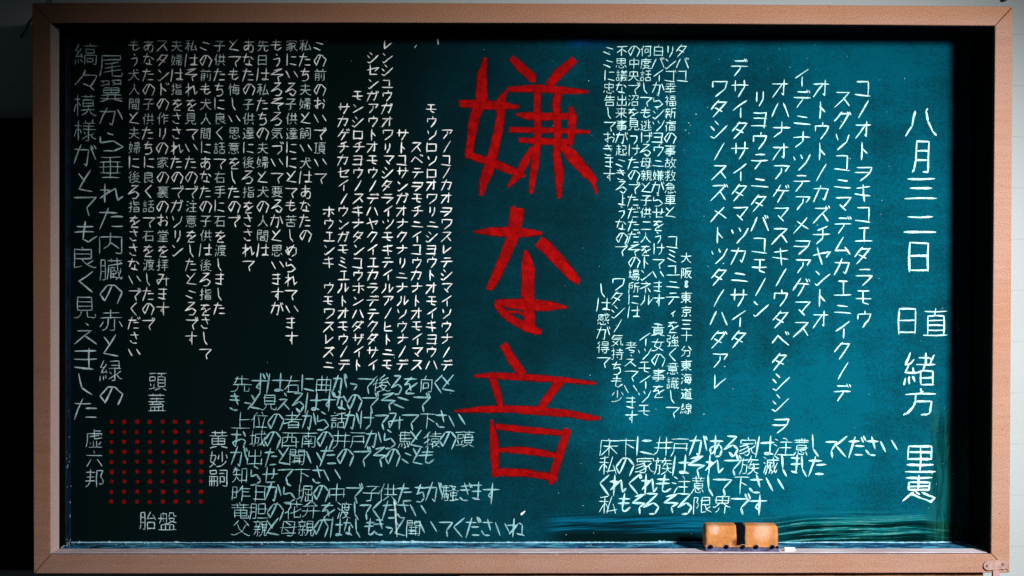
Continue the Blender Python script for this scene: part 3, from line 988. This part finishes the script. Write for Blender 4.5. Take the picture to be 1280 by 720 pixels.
STY = {
    "h": dict(mats=[M_CHALK_W, M_CHALK_K], wid=1.22, kw=dict(w=14.8, h=15.6, slant=0.02, jit=.018)),
    "k": dict(mats=[M_CHALK_W], wid=1.38, kw=dict(w=13.6, h=13.2, slant=0.03, jit=.02)),
    "r": dict(mats=[M_CHALK_C], wid=1.08, kw=dict(w=.90, h=.90, slant=0.03, jit=.02)),
    "b": dict(mats=[M_CHALK_C], wid=1.55, kw=dict(w=20.5, h=21.0, slant=0.03, jit=.02)),
}
BLOCKNAME = {"h": "small white chalk column of the left text block", "k": "white chalk katakana column left of the red characters",
             "r": "small pale chalk column right of the red characters", "b": "tall widely spaced katakana column on the right half"}
ORD = ["first", "second", "third", "fourth", "fifth", "sixth", "seventh", "eighth", "ninth", "tenth", "eleventh", "twelfth", "thirteenth", "fourteenth"]
cnt = {}
for (x, y, pitch_, size, text, sty) in V:
    s = STY[sty]
    i = cnt.get(sty, 0)
    cnt[sty] = i + 1
    lab = "%s, %s from the left, reading %s" % (BLOCKNAME[sty], ORD[min(i, 13)], text.replace("　", " "))
    if sty == "r":
        w = h = size * 1.0
    else:
        w, h = s["kw"]["w"], s["kw"]["h"]
    items = []
    for j, ch in enumerate(text):
        ww = w * (0.72 if ch in "しくトリノィうつっり" else 1.0)
        hh = h * (0.72 if ch in "ニ二こっィ" else 1.0)
        if "一" <= ch <= "龥":
            ww, hh = w * 1.1, h * 1.08
        items.append((ch, x + U(-.4, .4), y + pitch_ * j, ww, hh))
    column("text_column", items, s["mats"], lab, wid=s["wid"], slant=s["kw"]["slant"], jit=s["kw"]["jit"], dimkanji=(sty == "h"))
x, ys, size, text = V_STAR
column("text_column", [(c, x, yy, size * (.5 if c == "⇕" else 1.0), size * (.55 if c == "⇕" else 1.0)) for c, yy in zip(text, ys)],
       [M_CHALK_C], "pale chalk column at the centre right, reading " + text, wid=1.22, slant=.02, jit=.02)
for blk, rows_, mats, where in ((0, H, [M_CHALK_D, M_CHALK_F], "thin cyan chalk row at the lower left"),
                               (1, HR, [M_CHALK_C, M_CHALK_G], "pale chalk row at the lower right")):
    for i, (y, size, text, xs) in enumerate(rows_):
        items = []
        for j, ch in enumerate(text):
            nxt = xs[j + 1] - xs[j] if j + 1 < len(xs) else size
            ww = min(size * 1.06, max(size * .7, nxt * 1.04)) * (1.12 if "一" <= ch <= "龥" else 0.93)
            items.append((ch, xs[j], y + U(-.6, .6), ww, size * 1.1 * (.6 if ch in "こっ" else 1.0)))
        column("text_row", items, mats, "%s, %s from the top, reading %s" % (where, ORD[i], text),
               wid=0.95 if blk == 0 else 1.2, slant=.06, jit=.025, hollow=True, over=2.2)
def single(name, ch, x, y, w, h, mat, wid, label, **kw):
    bm = bmesh.new()
    glyph(bm, ch, x, y, w, h, wid, fit=True, jit=.016, **kw)
    return link(name, bm, mat, BB, label)
for i, (c, x, y, w, h) in enumerate(BIG):
    if c in "しくと":
        w *= .62
    if c in "のてられか":
        h *= .86
    single("chalk_character", c, x + U(-.6, .6), y, w, h * .9, M_CHALK_A, 1.35 if "一" <= c <= "龥" else 1.7,
           "large grey blue chalk character %s in the %s column from the left" % (c, "first" if i < 15 else "second"))
for (c, x, y, w, h) in SM:
    single("chalk_character", c, x, y, w, h, M_CHALK_A, 1.25, "thin chalk character %s beside the grid of red dots" % c)
for i, (c, x, y, w, h) in enumerate(DATE):
    single("chalk_character", c, x, y, w, h, M_CHALK_C, 2.7 if i not in (5, 6) else 2.0,
           "bright chalk character %s in the date and name column at the right" % c, slant=.02)

# the three large red characters
def red(name, u0, v0, s, strokes, label):
    bm = bmesh.new()
    for pts in strokes:
        Pn = [(u0 + a / s, v0 + b / s, c / s) for a, b, c in pts]
        out = []
        for (a, b) in zip(Pn, Pn[1:]):
            l = math.hypot(b[0] - a[0], b[1] - a[1])
            n = max(2, int(l / 1.4))
            for j in range(n):
                t = j / n
                out.append([a[q] + (b[q] - a[q]) * t for q in range(3)])
        out.append(list(Pn[-1]))
        m = len(out)
        for lay, (grow, mi) in enumerate(((2.0, 1), (0.0, 0))):
            CNT[0] += 1
            y = D - (0.00014 + 0.000008 * (CNT[0] % 30) if mi else 0.0006 + 0.00001 * (CNT[0] % 40))
            kq = (L + D) / L * MM
            LA, RA = [], []
            na = nb = 0
            for i, (X, Y, w) in enumerate(out):
                p0, p1 = out[max(0, i - 2)], out[min(m - 1, i + 2)]
                d = Vector((p1[0] - p0[0], p1[1] - p0[1]))
                d = d.normalized() if d.length > 1e-6 else Vector((1, 0))
                nr = Vector((-d.y, d.x))
                na = na * .6 + U(-.42, .42)
                nb = nb * .6 + U(-.42, .42)
                hw = (w * 0.5 + grow * .5)
                A = Vector((X, Y)) + nr * (hw + na * min(1, w / 5))
                B = Vector((X, Y)) - nr * (hw + nb * min(1, w / 5))
                ext = U(-1.1, 1.1) if i in (0, m - 1) else 0
                A += d * ext
                B -= d * ext * .8
                LA.append(bm.verts.new(((A.x - 640) * kq, y, (360 - A.y) * kq)))
                RA.append(bm.verts.new(((B.x - 640) * kq, y, (360 - B.y) * kq)))
            for i in range(m - 1):
                f = bm.faces.new((LA[i], LA[i + 1], RA[i + 1], RA[i]))
                f.material_index = mi
    return link(name, bm, [M_RED, M_RED_H], BB, label)
red("red_character", 560, 50, 3.6, [
    [(168, 80, 12), (152, 160, 40), (150, 270, 52), (118, 350, 42), (92, 520, 30)],
    [(80, 515, 24), (200, 552, 36), (300, 595, 30), (345, 615, 10)],
    [(50, 285, 28), (150, 290, 38), (250, 297, 34), (318, 300, 12)],
    [(262, 228, 8), (240, 270, 36), (235, 360, 36), (206, 500, 40), (176, 600, 46), (160, 640, 38), (150, 700, 16)],
    [(284, 80, 26), (330, 125, 36), (375, 165, 38), (378, 190, 26)],
    [(570, 86, 30), (500, 150, 42), (452, 205, 34)],
    [(265, 222, 18), (400, 218, 34), (520, 226, 30), (632, 234, 10)],
    [(400, 215, 28), (402, 360, 28), (400, 470, 30), (390, 560, 34), (372, 690, 16)],
    [(500, 215, 30), (486, 290, 34), (492, 400, 30), (488, 520, 30), (500, 600, 40), (500, 712, 14)],
    [(308, 335, 8), (360, 342, 34), (450, 345, 30), (560, 342, 26)],
    [(552, 302, 18), (560, 350, 34), (556, 420, 30), (546, 472, 24)],
    [(275, 404, 20), (400, 405, 24), (540, 410, 20), (636, 414, 12)],
    [(318, 450, 18), (400, 456, 28), (490, 458, 26), (556, 460, 22)],
    [(380, 480, 16), (350, 540, 32), (320, 600, 34), (270, 662, 12)],
    [(505, 470, 30), (560, 525, 50), (625, 600, 44), (665, 640, 24)],
    [(640, 620, 20), (655, 650, 16), (670, 692, 6)]],
    "topmost large red character, the one with the most strokes")
red("red_character", 560, 250, 4.0, [
    [(345, 40, 60), (340, 90, 66), (325, 180, 58), (285, 280, 50), (240, 380, 44), (205, 448, 30)],
    [(332, 28, 8), (336, 60, 30)],
    [(376, 46, 10), (358, 90, 34)],
    [(130, 160, 8), (200, 158, 34), (290, 160, 46), (400, 164, 38), (470, 165, 12)],
    [(452, 205, 56), (490, 235, 58), (560, 310, 56), (625, 385, 44), (655, 412, 20)],
    [(388, 252, 14), (394, 300, 46), (400, 350, 64), (400, 440, 58), (402, 540, 54), (410, 630, 50), (446, 668, 20)],
    [(375, 420, 14), (378, 480, 26)],
    [(235, 510, 20), (310, 518, 46), (400, 524, 56), (500, 530, 48), (550, 532, 26), (592, 536, 8)],
    [(238, 516, 24), (275, 565, 36), (330, 605, 34), (400, 640, 44), (466, 662, 22)],
    [(300, 560, 14), (350, 560, 10), (410, 590, 14)]],
    "middle large red character with two wide slanting strokes")
red("red_character", 560, 420, 3.6, [
    [(248, 36, 34), (290, 110, 36), (320, 150, 36), (340, 172, 24)],
    [(120, 180, 10), (200, 176, 26), (350, 186, 28), (500, 196, 24), (664, 213, 10)],
    [(198, 185, 32), (220, 250, 30), (240, 325, 22)],
    [(502, 200, 44), (460, 262, 34), (415, 325, 30)],
    [(30, 338, 8), (150, 330, 26), (280, 328, 30), (400, 336, 36), (550, 350, 30), (640, 368, 24), (686, 370, 12)],
    [(196, 378, 12), (205, 460, 32), (208, 500, 40), (212, 590, 32), (212, 634, 22)],
    [(215, 408, 24), (370, 424, 26), (530, 438, 22)],
    [(538, 418, 32), (500, 540, 34), (475, 620, 34), (462, 666, 20)],
    [(228, 512, 16), (340, 514, 32), (440, 530, 26), (516, 542, 12)],
    [(220, 612, 34), (350, 616, 30), (430, 628, 30), (490, 640, 24)]],
    "lowest large red character with a box shape at its foot")

# grid of red dots
for c in range(8):
    for r in range(9):
        bm = bmesh.new()
        cx, cy = 139.4 + 16 * c + U(-.4, .4), 527.4 + 12.45 * r + U(-.4, .4)
        kq = (L + D) / L * MM
        vs = []
        rr = U(2.2, 2.9)
        for q in range(14):
            a = 2 * math.pi * q / 14
            ra = rr * U(.86, 1.14)
            vs.append(bm.verts.new(((cx + ra * math.cos(a) - 640) * kq, D - 0.0004, (360 - cy - ra * math.sin(a)) * kq)))
        f = bm.faces.new(vs[::-1])
        link("red_dot", bm, M_REDDOT, BB)

# stray marks: ticks, a long scratch and specks of chalk
for pts, w, mt, lb in (([(492.5, 624), (494.5, 640), (495, 655), (496.5, 671)], 2.0, M_DUST, "vertical chalk scratch over the lower left text"),
                   ([(547, 48.5), (548, 56)], 1.9, M_CHALK_W, "short chalk tick under the top rail"),
                   ([(1196, 403), (1198, 415)], 1.6, M_CHALK_F, "faint chalk tick by the right shadow"),
                   ([(651, 643.5), (656.5, 638.5)], 2.4, M_CHALK_W, "chalk fleck right of the lower left text"),
                   ([(518, 60), (521, 56)], 1.2, M_CHALK_D, "faint chalk fleck near the top rail"),
                   ([(505, 560), (507, 559)], 1.2, M_CHALK_W, "tiny chalk fleck"),):
    bm = bmesh.new()
    ribbon(bm, pts, w, (.5, .5))
    link("chalk_mark", bm, mt, BB, lb)
bm = bmesh.new()
for i in range(75):
    X = 660 + 540 * R() ** .8
    Y = U(55, 670)
    r = U(.25, .6) * (2 if R() < .06 else 1)
    ribbon(bm, [(X, Y), (X + r * U(.6, 2), Y + U(-r, r))], r * 1.4, (1, 1), step=5)
for i in range(14):
    X, Y, r = U(90, 640), U(60, 665), U(.3, .6)
    ribbon(bm, [(X, Y), (X + r, Y + U(-r, r))], r * 1.3, (1, 1), step=5)
for (X, Y) in ((880, 517.5), (820, 511.5), (861, 153.5), (863, 156.5), (857, 162.5), (861, 166.5), (1071, 171), (1165, 592), (1191, 592), (736, 101), (906, 458)):
    ribbon(bm, [(X - .7, Y), (X + .7, Y + .3)], 1.3, (.8, .8), step=5)
o = link("chalk_specks", bm, M_CHALK_G, BB)
o["kind"] = "stuff"

# ------------------------------------------------------------------ eraser on the ledge
EX, EY, EZ = (881 - 640) * MM, 0.024, (360 - 692) * MM + 0.0004
ke = (L + EY) / L
ER = thing("blackboard_eraser", "orange chalk eraser with a black strap resting on the blue chalk ledge", "eraser", (EX * ke, EY, EZ))
ER.rotation_euler = (0, 0, math.radians(-1.2))
def pad(xa, xb, cut=None):
    """rounded cloth pad, profile bulging to the front and top"""
    bm = bmesh.new()
    nx, npf = 22, 26
    prof = []
    Wd, Hh = 0.050, 0.0485
    for i in range(npf + 1):
        t = i / npf
        if t < .36:
            prof.append((0.0012 - .0022 * math.sin(math.pi * t / .36), 0.007 + (Hh - .013) * t / .36))
        elif t < .5:
            a = (t - .36) / .14 * math.pi / 2
            prof.append((0.0012 + .006 * (1 - math.cos(a)), 0.007 + Hh - .013 + .006 * math.sin(a)))
        elif t < .78:
            prof.append((0.0072 + (Wd - .0144) * (t - .5) / .28, Hh + .0005 * math.sin((t - .5) / .28 * math.pi)))
        else:
            prof.append((Wd - .0072 + .0072 * min(1, (t - .78) / .06), max(.007, Hh - (Hh - .007) * (t - .80) / .2) if t > .8 else Hh))
    vs = []
    for i in range(nx + 1):
        s = i / nx
        X = xa + (xb - xa) * s
        d0, d1 = X - xa, xb - X
        rnd = .0055
        sh = 0
        for d, rr in ((d0, rnd), (d1, rnd if cut is None else rnd * .5)):
            if d < rr:
                sh += rr * (1 - math.sqrt(max(0, 1 - (1 - d / rr) ** 2)))
        row = []
        for (y, z) in prof:
            cy, cz = .025, .024
            f = sh
            yy = y + (f if y < cy else -f)
            zz = z - (f * .9 if z > .03 else 0)
            yy += .00035 * math.sin(X * 700 + z * 300) + U(-.0001, .0001)
            row.append(bm.verts.new((X, yy, zz)))
        vs.append(row)
    for a, b in zip(vs, vs[1:]):
        for q in range(npf):
            bm.faces.new((a[q], b[q], b[q + 1], a[q + 1]))
        bm.faces.new((a[npf], b[npf], b[0], a[0]))
    bm.faces.new(vs[0][::-1])
    bm.faces.new(vs[-1])
    bmesh.ops.recalc_face_normals(bm, faces=bm.faces)
    return bm
link("cloth_pad", pad(0.0005, 0.0620), M_ORANGE, ER, "left orange pad with a dark burnt corner", smooth=True)
link("cloth_pad", pad(0.0735, 0.1385), M_ORANGE, ER, "right orange pad whitened with chalk", smooth=True)
bm = bmesh.new()
box(bm, 0.0590, 0.0770, 0.0004, 0.0505, 0.0062, 0.0480)
bevel(bm, 0.003, 3)
link("strap", bm, M_STRAP, ER, smooth=True)
bm = bmesh.new()
box(bm, 0.0015, 0.1400, 0.0, 0.052, 0.0, 0.0075)
bmesh.ops.subdivide_edges(bm, edges=[e for e in bm.edges if abs(e.verts[0].co.x - e.verts[1].co.x) > .05], cuts=40)
for v in bm.verts:
    v.co += Vector((0, U(-.0005, .0004), U(-.0004, .0005) if v.co.z > .001 else 0))
link("felt_base", bm, M_BASE, ER)
bm = bmesh.new()
box(bm, 0.0010, 0.1390, -0.0012, 0.0505, 0.0078, 0.0115)
bevel(bm, 0.0012, 2)
link("welt", bm, M_ORANGE, ER, smooth=True)
for u in (0.0105, 0.0400, 0.0710, 0.0960, 0.1270, 0.1365):
    bm = bmesh.new()
    r = 0.0048 if u < .13 else .0028
    bmesh.ops.create_uvsphere(bm, u_segments=16, v_segments=10, radius=r)
    for v in bm.verts:
        v.co = Vector((v.co.x + u, v.co.y * .45 - .0018, v.co.z * .75 + .0085))
    rv = link("rivet", bm, M_HOLE, ER, smooth=True)
    bm = bmesh.new()
    pr = []
    for q in range(13):
        a = math.radians(20 + 140 * q / 12)
        for rr, yy in ((r * 1.05, -.0012), (r * 1.4, -.0012), (r * 1.2, -.0030)):
            pr.append(bm.verts.new((u + rr * math.cos(a), yy, .0085 + rr * .8 * math.sin(a))))
    for q in range(12):
        for w_ in range(3):
            a_, b_ = q * 3 + w_, q * 3 + (w_ + 1) % 3
            bm.faces.new((pr[a_], pr[a_ + 3], pr[b_ + 3], pr[b_]))
    link("rivet_rim", bm, M_BRACKET, rv, smooth=True)

# small piece of white chalk lying on the ledge strip
bm = bmesh.new()
bmesh.ops.create_cone(bm, cap_ends=True, segments=14, radius1=.0042, radius2=.0036, depth=.020)
bmesh.ops.rotate(bm, verts=bm.verts, cent=(0, 0, 0), matrix=__import__("mathutils").Matrix.Rotation(math.pi / 2, 3, "Y"))
bevel(bm, .0008, 2)
ck = link("chalk_stub", bm, mat_plain("chalk_stick", (.86, .86, .85), .9, .06, 200, .3, .05), None)
ck.location = ((987 - 640) * MM * 1.01, .030, (360 - 692.2) * MM + .0034)
ck.rotation_euler = (0, 0, .06)
ck["label"] = "short stub of white chalk on the ledge just right of the eraser"
ck["category"] = "chalk"

# ------------------------------------------------------------------ wire, nail, rail under the frame
def tube(name, pts, r, mat, seg=8):
    bm = bmesh.new()
    rings = []
    for i, p in enumerate(pts):
        p = Vector(p)
        d = (Vector(pts[min(i + 1, len(pts) - 1)]) - Vector(pts[max(i - 1, 0)])).normalized()
        a = d.orthogonal().normalized()
        b = d.cross(a)
        rings.append([bm.verts.new(p + (a * math.cos(t) + b * math.sin(t)) * r) for t in [2 * math.pi * q / seg for q in range(seg)]])
    for u, v in zip(rings, rings[1:]):
        for q in range(seg):
            bm.faces.new((u[q], u[(q + 1) % seg], v[(q + 1) % seg], v[q]))
    bm.faces.new(rings[0])
    bm.faces.new(rings[-1][::-1])
    return link(name, bm, mat, None, smooth=True)
yw = YW - 0.006
o = tube("wire", [tuple(P(66, -14, yw)), tuple(P(65, -4, yw)), tuple(P(63, 3, yw - .004)), tuple(P(58, 9, yw)), tuple(P(46, 17, yw)), tuple(P(38, 27, yw)), tuple(P(31, 38, yw)), tuple(P(26, 47, yw))], 0.0016, M_WIRE)
o["label"] = "thin black wire hanging on the wall at the upper left corner"
o["category"] = "wire"
bm = bmesh.new()
bmesh.ops.create_cone(bm, cap_ends=True, segments=14, radius1=.0042, radius2=.0042, depth=.014)
bmesh.ops.rotate(bm, verts=bm.verts, cent=(0, 0, 0), matrix=__import__("mathutils").Matrix.Rotation(math.pi / 2, 3, "X"))
bevel(bm, .0007, 1)
o = link("nail", bm, M_WIRE, None)
o.location = P(1256, -1.0, YW - .008)
o["label"] = "black nail head in the wall above the top right corner"
o["category"] = "nail"
bm = bmesh.new()
a, b = P(574, 718.5, .03), P(1226, 760, .03)
box(bm, a.x, b.x, 0.012, 0.08, b.z, (360 - 717.6) * MM)
bevel(bm, .002, 2)
o = link("support_batten", bm, M_DARKWOOD, None)
o["label"] = "brown wooden batten under the bottom rail of the blackboard frame"
o["category"] = "batten"
